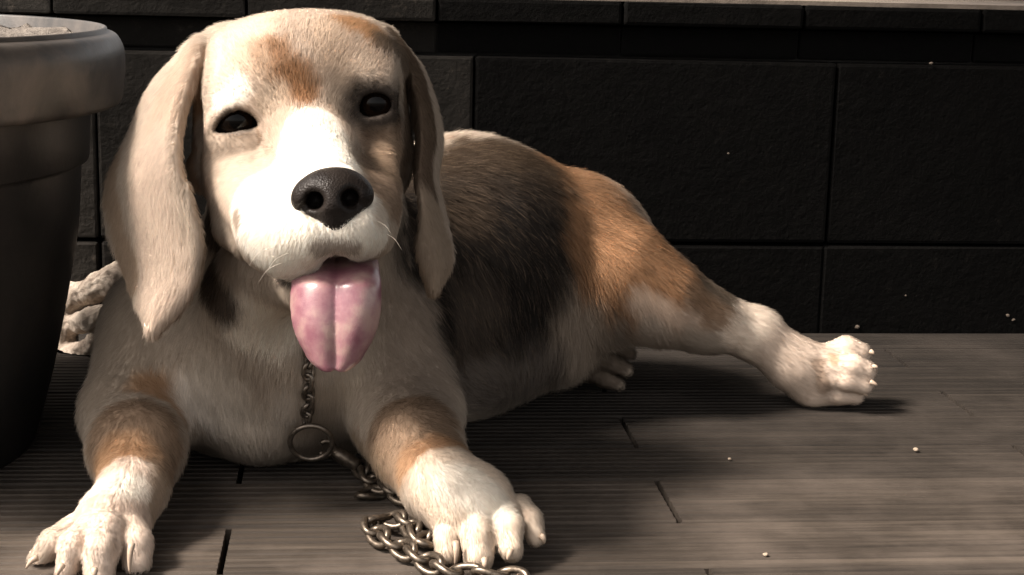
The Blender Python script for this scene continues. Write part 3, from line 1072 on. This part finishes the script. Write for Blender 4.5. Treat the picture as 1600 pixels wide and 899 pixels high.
def deck_material():
    m, n, b = mat('weathered_decking')
    geo = n.nodes.new('ShaderNodeNewGeometry')
    rnd = objrand(n, 'tone')
    off = n.nodes.new('ShaderNodeVectorMath')
    off.operation = 'MULTIPLY_ADD'
    n.links.new(geo.outputs['Position'], off.inputs[0])
    off.inputs[1].default_value = (2.2, 90, 30)
    cmb = n.nodes.new('ShaderNodeCombineXYZ')
    n.links.new(math_n(n, 'MULTIPLY', objrand(n, 'seed'), 37.0), cmb.inputs[0])
    n.links.new(cmb.outputs[0], off.inputs[2])
    grain = noise(n, 1.6, 6, .65, off.outputs[0], .4)
    off2 = n.nodes.new('ShaderNodeVectorMath')
    off2.operation = 'MULTIPLY_ADD'
    n.links.new(geo.outputs['Position'], off2.inputs[0])
    off2.inputs[1].default_value = (9, 420, 60)
    n.links.new(cmb.outputs[0], off2.inputs[2])
    fine = noise(n, 1.5, 5, .7, off2.outputs[0], .2)
    dirt = noise(n, 9, 6, .6, geo.outputs['Position'])
    g = ramp(n, grain.outputs[0], [(.28, (.0090, .0068, .0049)), (.5, (.0180, .0138, .0102)), (.74, (.035, .0275, .0205))])
    f = ramp(n, fine.outputs[0], [(.3, (.66, .66, .66)), (.7, (1.25, 1.24, 1.22))])
    c1 = mix(n, 1.0, g.outputs[0], f.outputs[0], 'MULTIPLY')
    dr = ramp(n, dirt.outputs[0], [(.42, (0, 0, 0)), (.75, (1, 1, 1))])
    c2 = mix(n, math_n(n, 'MULTIPLY', dr.outputs[0], .55), c1, (.070, .056, .045))
    lit_tone = n.nodes.new('ShaderNodeHueSaturation')
    n.links.new(c2, lit_tone.inputs['Color'])
    n.links.new(rnd, lit_tone.inputs['Value'])  # tone holds the painted light of each row plus random variation
    lit_tone.inputs['Saturation'].default_value = .9
    n.links.new(lit_tone.outputs[0], b.inputs['Base Color'])
    rg = ramp(n, fine.outputs[0], [(.3, (.62,) * 3), (.7, (.82,) * 3)])
    n.links.new(rg.outputs[0], b.inputs['Roughness'])
    b.inputs['Specular IOR Level'].default_value = .3
    b1 = bump(n, fine.outputs[0], .5, .0007)
    b2 = bump(n, grain.outputs[0], .4, .0012, b1.outputs[0])
    n.links.new(b2.outputs[0], b.inputs['Normal'])
    return m


def build_deck():
    deck = empty('deck', (0, .5, 0), kind='structure')
    m = deck_material()
    E, first = row_edges()
    r = random.Random(3)
    step, base = .5655, {0: -.0735, 1: .2085}
    for i in range(len(E) - 1):
        k = i - first
        off = .2085 if k % 2 else -.0735
        if k == 4:
            off = .4925
        xs = [off + step * j for j in range(-4, 6)]
        for x0, x1 in zip(xs[:-1], xs[1:]):
            if x1 < -1.6 or x0 > 2.2:
                continue
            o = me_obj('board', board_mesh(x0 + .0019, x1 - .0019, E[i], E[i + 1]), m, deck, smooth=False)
            row_light = {0: 2.5, 1: 1.75, 2: 1.25, 3: .95, 4: .85, 5: .75, 6: .7, 7: .65}.get(k, 1.6)  # light fading from front rows to back, painted as board tone
            o['tone'] = row_light * r.uniform(.88, 1.12)
            o['seed'] = r.random()
    # the joists the boards are screwed to
    jm, n, b = mat('joist')
    b.inputs['Base Color'].default_value = (.02, .016, .013, 1)
    b.inputs['Roughness'].default_value = .9
    for x in np.arange(-1.6, 2.3, .2828):
        bm = bmesh.new()
        bmesh.ops.create_cube(bm, size=1, matrix=Matrix.Translation((x + .0675, .43, -.055)) @ Matrix.Diagonal((.045, 2.04, .064, 1)))
        bm_obj('joist', bm, jm, deck, smooth=False)


WALL_Y = 1.462


def block_material():
    m, n, b = mat('black_painted_block')
    geo = n.nodes.new('ShaderNodeNewGeometry')
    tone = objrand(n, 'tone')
    p = geo.outputs['Position']
    big = noise(n, 14, 6, .6, p)
    fine = noise(n, 230, 6, .7, p)
    dust = noise(n, 60, 6, .7, p)
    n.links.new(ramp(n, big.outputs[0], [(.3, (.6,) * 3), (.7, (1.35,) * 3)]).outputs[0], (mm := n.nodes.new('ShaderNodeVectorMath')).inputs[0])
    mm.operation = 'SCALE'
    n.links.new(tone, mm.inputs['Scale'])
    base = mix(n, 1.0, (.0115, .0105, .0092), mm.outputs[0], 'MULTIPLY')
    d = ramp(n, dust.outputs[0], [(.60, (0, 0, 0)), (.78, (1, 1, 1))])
    fac = math_n(n, 'MULTIPLY', d.outputs[0], math_n(n, 'MULTIPLY', tone, .22))  # dust specks scale with tone, so they follow the painted light falloff
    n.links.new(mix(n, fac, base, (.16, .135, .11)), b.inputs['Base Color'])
    b.inputs['Roughness'].default_value = .8
    b.inputs['Specular IOR Level'].default_value = .07
    vo = n.nodes.new('ShaderNodeTexVoronoi')
    vo.inputs['Scale'].default_value = 120
    n.links.new(p, vo.inputs['Vector'])
    pits = ramp(n, vo.outputs['Distance'], [(.0, (0, 0, 0)), (.28, (1, 1, 1))])
    mid = noise(n, 75, 5, .6, p)
    b0 = bump(n, mid.outputs[0], .5, .003)
    b1 = bump(n, fine.outputs[0], .5, .0016, b0.outputs[0])
    b2 = bump(n, pits.outputs[0], .22, .0012, b1.outputs[0])
    n.links.new(b2.outputs[0], b.inputs['Normal'])
    return m


def block_obj(x0, x1, y0, y1, z0, z1, m, parent, tone, r, bev=.003):
    bm = bmesh.new()
    bmesh.ops.create_cube(bm, size=1, matrix=Matrix.Translation(((x0 + x1) / 2, (y0 + y1) / 2, (z0 + z1) / 2)) @ Matrix.Diagonal((x1 - x0, y1 - y0, z1 - z0, 1)))
    bmesh.ops.bevel(bm, geom=bm.edges[:], offset=bev, segments=2, affect='EDGES', profile=.6)
    for v in bm.verts:
        v.co += Vector((r.uniform(-1, 1), r.uniform(-1, 1), r.uniform(-1, 1))) * .0005
    o = bm_obj('block', bm, m, parent, smooth=False)
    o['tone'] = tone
    return o


def build_wall():
    wall = empty('block_wall', (.1, WALL_Y + .1, -.09), 'low black painted concrete block wall with a ledge, behind the dog', 'wall')
    m = block_material()
    r = random.Random(11)
    S, J = .3385, .1117
    X0, X1 = -1.95, 2.45

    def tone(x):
        return max(.10, min(2.2, .95 - 2.9 * x)) * r.uniform(.85, 1.15)  # light falling off to the right, painted into the block colour
    xs = [J + S * k for k in range(-6, 8)]
    for x0, x1 in zip(xs[:-1], xs[1:]):
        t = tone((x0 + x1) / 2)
        dj = .006 if x0 > .3 else 0
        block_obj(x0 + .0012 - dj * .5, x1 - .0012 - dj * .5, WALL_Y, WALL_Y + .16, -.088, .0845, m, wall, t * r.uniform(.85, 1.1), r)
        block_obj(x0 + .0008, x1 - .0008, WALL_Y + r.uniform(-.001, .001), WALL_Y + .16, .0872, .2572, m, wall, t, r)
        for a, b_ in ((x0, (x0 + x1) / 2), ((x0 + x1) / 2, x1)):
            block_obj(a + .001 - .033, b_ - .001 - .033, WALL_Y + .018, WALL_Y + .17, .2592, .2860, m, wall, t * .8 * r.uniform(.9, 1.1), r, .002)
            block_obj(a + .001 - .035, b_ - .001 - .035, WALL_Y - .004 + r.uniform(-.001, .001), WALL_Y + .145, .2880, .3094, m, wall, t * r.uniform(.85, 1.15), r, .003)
    # dark mortar core behind the joints
    mm, n, b = mat('mortar')
    b.inputs['Base Color'].default_value = (.010, .009, .008, 1)
    b.inputs['Roughness'].default_value = .95
    bm = bmesh.new()
    bmesh.ops.create_cube(bm, size=1, matrix=Matrix.Translation(((X0 + X1) / 2, WALL_Y + .085, .1)) @ Matrix.Diagonal((X1 - X0, .122, .37, 1)))
    bm_obj('mortar', bm, mm, wall, smooth=False)
    # dusty capping behind the ledge
    cm, n, b = mat('dusty_concrete')
    geo = n.nodes.new('ShaderNodeNewGeometry')
    nz = noise(n, 40, 6, .65, geo.outputs['Position'])
    n.links.new(ramp(n, nz.outputs[0], [(.3, (.09, .072, .057)), (.7, (.20, .165, .135))]).outputs[0], b.inputs['Base Color'])
    b.inputs['Roughness'].default_value = .9
    n.links.new(bump(n, nz.outputs[0], .5, .003).outputs[0], b.inputs['Normal'])
    bm = bmesh.new()
    bmesh.ops.create_cube(bm, size=1, matrix=Matrix.Translation(((X0 + X1) / 2, WALL_Y + .14, .3115)) @ Matrix.Diagonal((X1 - X0, .278, .004, 1)))
    bmesh.ops.create_cube(bm, size=1, matrix=Matrix.Translation(((X0 + X1) / 2, WALL_Y + .225, .11)) @ Matrix.Diagonal((X1 - X0, .10, .397, 1)))
    bm_obj('coping', bm, cm, wall, smooth=False)
    # flecks of old paint and plaster stuck to the face
    fm, n, b = mat('plaster_fleck')
    b.inputs['Base Color'].default_value = (.11, .088, .068, 1)
    b.inputs['Roughness'].default_value = .9
    for (x, y, s) in ((1340, 511, .0024), (1575, 493, .0018), (1584, 500, .0016), (1138, 240, .0012), (1455, 99, .0016), (1415, 462, .0010)):
        c = on_y(x, y, WALL_Y - .0005)
        bm = bmesh.new()
        bmesh.ops.create_icosphere(bm, subdivisions=1, radius=s, matrix=Matrix.Translation(c) @ Matrix.Diagonal((1.2, .4, .8, 1)))
        for v in bm.verts:
            v.co += Vector((r.uniform(-1, 1), 0, r.uniform(-1, 1))) * s * .25
        bm_obj('fleck', bm, fm, wall, smooth=False)


# ------------------------------------------------------------------ pot, driftwood, stones, crumbs
def lathe(prof, n=96, c=(0, 0, 0)):
    bm = bmesh.new()
    rings = [[bm.verts.new((c[0] + r * math.cos(2 * math.pi * k / n), c[1] + r * math.sin(2 * math.pi * k / n), c[2] + z)) for k in range(n)] for r, z in prof]
    for A, Bq in zip(rings[:-1], rings[1:]):
        for k in range(n):
            bm.faces.new((A[k], A[(k + 1) % n], Bq[(k + 1) % n], Bq[k]))
    return bm


def smooth_prof(p, sub=5):
    p = np.array(p, float)
    out = []
    for i in range(len(p) - 1):
        p0, p1, p2, p3 = p[max(i - 1, 0)], p[i], p[i + 1], p[min(i + 2, len(p) - 1)]
        for u in np.arange(sub) / sub:
            out.append(.5 * (2 * p1 + (p2 - p0) * u + (2 * p0 - 5 * p1 + 4 * p2 - p3) * u * u + (3 * p1 - p0 - 3 * p2 + p3) * u ** 3))
    out.append(p[-1])
    return out


def build_pot():
    q = P(-332, 450, 1.1)
    c = (float(q[0]), float(q[1]), 0)
    pot = empty('plant_pot', (c[0], c[1], 0), 'large round black plastic plant pot with a thick rolled rim, left of the dog', 'plant pot')
    m, n, b = mat('dusty_black_plastic')
    geo = n.nodes.new('ShaderNodeNewGeometry')
    p = geo.outputs['Position']
    d1, d2 = noise(n, 22, 6, .65, p, .6), noise(n, 140, 4, .6, p)
    dust = math_n(n, 'MULTIPLY', ramp(n, d1.outputs[0], [(.36, (0, 0, 0)), (.72, (1, 1, 1))]).outputs[0], objrand(n, 'tone'))
    n.links.new(mix(n, dust, (.012, .0115, .011), (.21, .175, .145)), b.inputs['Base Color'])
    n.links.new(math_n(n, 'MULTIPLY_ADD', dust, .4), b.inputs['Roughness'])
    b.inputs['Roughness'].default_value = .5
    rr = n.nodes.new('ShaderNodeMapRange')
    rr.inputs['To Min'].default_value, rr.inputs['To Max'].default_value = .42, .85
    n.links.new(dust, rr.inputs[0])
    n.links.new(rr.outputs[0], b.inputs['Roughness'])
    n.links.new(bump(n, d2.outputs[0], .25, .001).outputs[0], b.inputs['Normal'])
    wallp = smooth_prof([(.160, 0.0), (.1659, .0193), (.1735, .047), (.1804, .0774), (.1888, .119), (.1945, .1525), (.1972, .185), (.1980, .2000)]) + \
        [(.1985, .2008), (.2025, .2014), (.2034, .2030), (.2048, .225), (.2056, .2405)]
    o = bm_obj('wall', lathe([(.150, .001)] + wallp, c=c), m, pot)
    o['tone'] = .05
    rim = smooth_prof([(.2050, .2395), (.2200, .2398), (.2262, .2425), (.2282, .250), (.2292, .260), (.2297, .271), (.2286, .280), (.2245, .2875), (.2190, .2902)], 6) + \
        [(.2180, .2910), (.2178, .2925), (.2168, .2933), (.2155, .2931), (.2146, .2920), (.2120, .255), (.205, .2395)]
    o = bm_obj('rim', lathe(rim, 128, c), m, pot)
    o['tone'] = .34
    sm, n, b = mat('dry_potting_soil')
    geo = n.nodes.new('ShaderNodeNewGeometry')
    nz = noise(n, 90, 6, .7, geo.outputs['Position'])
    n.links.new(ramp(n, nz.outputs[0], [(.3, (.09, .077, .065)), (.7, (.22, .195, .168))]).outputs[0], b.inputs['Base Color'])
    b.inputs['Roughness'].default_value = 1
    n.links.new(bump(n, nz.outputs[0], 1, .006).outputs[0], b.inputs['Normal'])
    bm = bmesh.new()
    bmesh.ops.create_grid(bm, x_segments=60, y_segments=60, size=.2135)
    for v in list(bm.verts):
        if v.co.length > .2135:
            v.co = v.co.normalized() * .2135
        q = np.array([[v.co.x, v.co.y, 0.0]])
        v.co.z = .2835 + .003 * float(value_noise(q, 60, 3)[0]) + .0025 * float(value_noise(q, 170, 4)[0])
        v.co.x += c[0]
        v.co.y += c[1]
    bmesh.ops.remove_doubles(bm, verts=bm.verts, dist=.0001)
    bm_obj('soil', bm, sm, pot)


def rough_field_mesh(name, F, amp, scales, seed=0):
    me, V, Q = F.mesh(name, 1)
    VN = np.empty(len(V) * 3)
    me.vertices.foreach_get('normal', VN)
    VN = VN.reshape(-1, 3)
    d = sum(value_noise(V, s, seed + i) * a for i, (s, a) in enumerate(zip(scales, amp)))
    V2 = V + VN * d[:, None]
    V2[:, 2] = np.maximum(V2[:, 2], .0008)
    me.vertices.foreach_set('co', V2.ravel())
    me.update()
    return me


def build_driftwood():
    d = 1.405
    c = P(160, 500, d)
    F = Field(c - np.array([.12, .10, .12]), c + np.array([.12, .10, .10]), .0018)
    F.chain([B(98, 580, d + .01, 22), B(98, 530, d + .01, 22), B(102, 480, d + .005, 20), B(116, 463, d, 17)], .004)
    F.chain([B(110, 466, d, 19), B(150, 450, d - .012, 21), B(185, 434, d - .02, 23), B(235, 408, d - .02, 22), B(285, 400, d - .01, 16)], .006)
    F.chain([B(112, 508, d, 14), B(145, 499, d - .025, 17), B(190, 490, d - .025, 17), B(240, 500, d, 20)], .006)
    F.chain([B(112, 560, d, 22), B(145, 540, d - .025, 13), B(180, 527, d - .03, 14), B(225, 515, d - .01, 15)], .006)
    F.chain([B(140, 575, d, 16), B(180, 568, d + .01, 20), B(240, 572, d + .015, 18)], .006)
    me = rough_field_mesh('driftwood_root', F, (.0020, .0018, .0012), (45, 130, 320), 40)
    m, n, b = mat('bleached_wood')
    geo = n.nodes.new('ShaderNodeNewGeometry')
    n1 = noise(n, 55, 6, .65, geo.outputs['Position'], .8)
    n2 = noise(n, 320, 4, .6, geo.outputs['Position'])
    n.links.new(ramp(n, n1.outputs[0], [(.32, (.16, .125, .098)), (.50, (.42, .35, .285)), (.70, (.66, .58, .49))]).outputs[0], b.inputs['Base Color'])
    b.inputs['Roughness'].default_value = .9
    n.links.new(bump(n, n2.outputs[0], .6, .002, bump(n, n1.outputs[0], .7, .004).outputs[0]).outputs[0], b.inputs['Normal'])
    o = me_obj('driftwood_root', me, m)
    tag(o, 'bleached whitish gnarled driftwood root on the deck between pot and dog', 'driftwood')


def stone(name, c, r, m, seed, flat=.7):
    bm = bmesh.new()
    bmesh.ops.create_icosphere(bm, subdivisions=3, radius=1)
    rr = random.Random(seed)
    ax = Matrix.Rotation(rr.uniform(0, 6), 3, 'Z')
    for v in bm.verts:
        q = np.array([v.co[:]])
        k = 1 + .22 * float(value_noise(q, 1.3, seed)[0]) + .08 * float(value_noise(q, 3.7, seed + 1)[0])
        v.co = ax @ (v.co * k)
        v.co = Vector((v.co.x * r * 1.15, v.co.y * r, v.co.z * r * flat))
    zmin = min(v.co.z for v in bm.verts)
    for v in bm.verts:
        v.co.z -= zmin
    o = bm_obj(name, bm, m)
    o.location = c
    return o


def build_stones():
    cols = [(.30, .23, .17), (.70, .62, .52), (.28, .2, .15), (.66, .58, .48), (.36, .32, .28)]
    labels = ['brown rounded stone at the back of the wall ledge, left of the pale one', 'pale cream stone on the wall ledge between two brown stones',
              'brown stone on the wall ledge between two pale stones', 'pale stone at the far right end of the wall ledge', 'grey stone lying alone on the wall ledge, leftmost of the row']
    for i, (x, rad) in enumerate(((1462, .020), (1512, .026), (1568, .021), (1612, .024), (1402, .020))):
        m, n, b = mat('stone')
        geo = n.nodes.new('ShaderNodeNewGeometry')
        nz = noise(n, 120, 5, .6, geo.outputs['Position'])
        c = np.array(cols[i])
        n.links.new(ramp(n, nz.outputs[0], [(.3, tuple(c * .7)), (.7, tuple(c * 1.2))]).outputs[0], b.inputs['Base Color'])
        b.inputs['Roughness'].default_value = .8
        p = on_z(x, 9, .3135)
        p = on_y(x, 4, WALL_Y + .25)
        o = stone('stone', (p[0], WALL_Y + .252 + (i % 2) * .008, .3133), rad, m, 60 + i, .8)
        tag(o, labels[i], 'stone', 'stones along the back of the wall ledge')


def build_crumbs():
    m, n, b = mat('crumb')
    b.inputs['Base Color'].default_value = (.30, .24, .18, 1)
    b.inputs['Roughness'].default_value = .9
    for (x, y, s, lab) in ((1431, 706, .0018, 'pale crumb on the deck right of the hind paw'), (1140, 720, .0012, 'tiny pale crumb on the deck in front of the dog belly'), (1196, 870, .0014, 'small pale crumb near the front edge of the deck, right of the fore paw')):
        p = on_z(x, y, 0)
        o = stone('crumb', (p[0], p[1], .0002), s, m, int(x), .8)
        tag(o, lab, 'crumb', 'pale crumbs scattered on the deck')


# ------------------------------------------------------------------ chains
def link_mesh(name, L, W, tube, twist):
    bm = bmesh.new()
    pts = []
    n = 20
    for k in range(n):
        a = 2 * math.pi * k / n
        x = (L / 2 - tube) * math.copysign(abs(math.cos(a)) ** .85, math.cos(a))
        y = (W / 2 - tube) * math.copysign(abs(math.sin(a)) ** .85, math.sin(a))
        t = twist * x / L
        pts.append(Vector((x, y * math.cos(t), y * math.sin(t))))
    tube_bm(bm, pts, tube, 8, True)
    me = bpy.data.meshes.new(name)
    bmesh.ops.recalc_face_normals(bm, faces=bm.faces)
    bm.to_mesh(me)
    bm.free()
    return me


def steel(name, base, rough):
    m, n, b = mat(name)
    geo = n.nodes.new('ShaderNodeNewGeometry')
    nz = noise(n, 350, 4, .6, geo.outputs['Position'])
    c = np.array(base)
    n.links.new(ramp(n, nz.outputs[0], [(.35, tuple(c * .55)), (.65, tuple(c * 1.1))]).outputs[0], b.inputs['Base Color'])
    b.inputs['Metallic'].default_value = .85
    rr = n.nodes.new('ShaderNodeMapRange')
    rr.inputs['To Min'].default_value, rr.inputs['To Max'].default_value = rough - .08, rough + .15
    n.links.new(nz.outputs[0], rr.inputs[0])
    n.links.new(rr.outputs[0], b.inputs['Roughness'])
    return m


def lay_links(pts, pitch, me, m, parent, rolls, normal_fn=None):
    pts = [np.array(p, float) for p in pts]
    seg = [np.linalg.norm(b - a) for a, b in zip(pts[:-1], pts[1:])]
    total = sum(seg)
    cum = np.concatenate([[0], np.cumsum(seg)])
    k = 0
    s = 0.0
    while s <= total:
        def at(u):
            u = min(max(u, 0), total)
            i = min(np.searchsorted(cum, u, side='right') - 1, len(seg) - 1)
            return pts[i] + (pts[i + 1] - pts[i]) * ((u - cum[i]) / max(seg[i], 1e-9))
        c = at(s)
        t = Vector(at(s + pitch * .6) - at(s - pitch * .6)).normalized()
        up = Vector((0, 0, 1)) if abs(t.z) < .8 else Vector(-_f)
        side = up.cross(t).normalized()
        up = t.cross(side)
        a = R_(rolls[k % len(rolls)])
        y = side * math.cos(a) + up * math.sin(a)
        z = t.cross(y)
        M = Matrix(((t.x, y.x, z.x, c[0]), (t.y, y.y, z.y, c[1]), (t.z, y.z, z.z, c[2]), (0, 0, 0, 1)))
        o = bpy.data.objects.new('link', me)
        link(o, parent)
        o.matrix_parent_inverse = parent.matrix_basis.inverted()
        o.matrix_basis = M
        k += 1
        s += pitch
    return k


def spline(pts, sub=8):
    return smooth_prof(pts, sub)


def build_chains(bvh):
    def front(x, y, out):
        p = on_body(bvh, x, y)
        v = ray(x, y)
        return p - v / np.linalg.norm(v) * out
    m = steel('collar_steel', (.19, .16, .13), .34)
    top = front(484, 530, .006)
    col = empty('collar_chain', top, 'thin steel collar chain hanging down the dog chest below the tongue', 'collar chain')
    me = link_mesh('link', .0150, .0100, .0015, R_(55))
    me.materials.append(m)
    me.polygons.foreach_set('use_smooth', np.full(len(me.polygons), True))
    path = spline([front(x, y, .007) for x, y in ((486, 520), (483, 560), (481, 600), (482, 630), (478, 655))])
    lay_links(path, .0084, me, m, col, (35, -35))
    rc = front(486, 695, .014)
    rc[2] = max(rc[2], .021)
    bm = bmesh.new()
    q = path[-1]
    rad = .0140
    rc = np.array(q) + np.array([.0035, -.004, -rad - .001])
    ring = [Vector(rc) + Vector(_r) * rad * math.cos(a) + (Vector((0, 0, 1)) * .93 + Vector((0, -.36, 0))) * rad * math.sin(a) for a in np.linspace(0, 2 * math.pi, 40, endpoint=False)]
    tube_bm(bm, ring, .0018, 10, True)
    bm_obj('ring', bm, m, col)
    # a second ring, nearly closed to the first, carries the leash
    m2 = steel('leash_steel', (.17, .14, .11), .36)
    p0 = np.array(rc) + _r * rad * .92 - np.array([0, .003, .004])
    le = empty('leash_chain', p0 * np.array([1, 1, 0]), 'heavy dull steel leash chain coiled on the deck beside the right fore paw', 'chain leash')
    bm = bmesh.new()
    a, bq = on_z(520, 716, .012), on_z(562, 730, .010)
    a = a * .5 + (np.array(rc) + _r * rad) * .5
    tube_bm(bm, [Vector(a + (bq - a) * t) for t in np.linspace(0, 1, 8)], [.003, .0046, .005, .005, .005, .0044, .0046, .003], 12)
    bm_obj('clasp', bm, m2, le)
    bm = bmesh.new()
    hook = [Vector(a) + Vector((-.004 + .005 * math.cos(t), .002, .001 + .005 * math.sin(t))) for t in np.linspace(-2.6, 2.4, 18)]
    tube_bm(bm, hook, .0019, 8)
    bm_obj('hook', bm, m2, le)
    me = link_mesh('link', .0235, .0155, .0022, R_(60))
    me.materials.append(m2)
    me.polygons.foreach_set('use_smooth', np.full(len(me.polygons), True))
    z0 = .0074
    path = [on_z(x, y, z) for x, y, z in ((566, 732, .010), (580, 752, .008), (596, 757, z0), (615, 768, z0), (640, 780, z0), (655, 800, z0), (664, 822, z0), (668, 846, .010), (655, 842, .012), (640, 820, .012), (615, 812, .009), (592, 812, z0), (580, 824, z0), (600, 842, z0), (628, 856, z0), (660, 874, z0), (695, 890, z0), (730, 898, z0), (775, 899, z0), (830, 912, z0), (900, 940, z0))]
    lay_links(spline(path, 6), .0134, me, m2, le, (38, -34, 42, -30))
    # one link standing off the coil
    o = bpy.data.objects.new('link', me)
    link(o, le)
    o.matrix_parent_inverse = le.matrix_basis.inverted()
    o.matrix_basis = Matrix.Translation(on_z(580, 771, .0035)) @ Matrix.Rotation(.5, 4, 'Z') @ Matrix.Rotation(.15, 4, 'X')


def build_sky_blocker():
    """An added roof overhead, out of the picture: shaped to keep the high sky off the deck."""
    m, n, b = mat('blocker_timber')
    nz = noise(n, 8, 5, vec=coords(n, (1, 12, 1)))
    n.links.new(ramp(n, nz.outputs[0], [(.3, (.05, .036, .026)), (.7, (.11, .08, .058))]).outputs[0], b.inputs['Base Color'])
    b.inputs['Roughness'].default_value = .8
    bm = bmesh.new()
    bmesh.ops.create_cube(bm, size=1, matrix=Matrix.Translation((1.9, 1.35, 1.56)) @ Matrix.Diagonal((4.7, 3.3, .06, 1)))
    for x in np.arange(-.35, 4.2, .6):
        bmesh.ops.create_cube(bm, size=1, matrix=Matrix.Translation((x, 1.35, 1.48)) @ Matrix.Diagonal((.06, 3.2, .096, 1)))
    tag(bm_obj('sky_blocker', bm, m, smooth=False), kind='structure')


build_ground()
build_deck()
build_wall()
build_sky_blocker()
build_pot()
build_driftwood()
build_stones()
build_crumbs()
dog, dog_bvh = build_dog()
build_chains(dog_bvh)
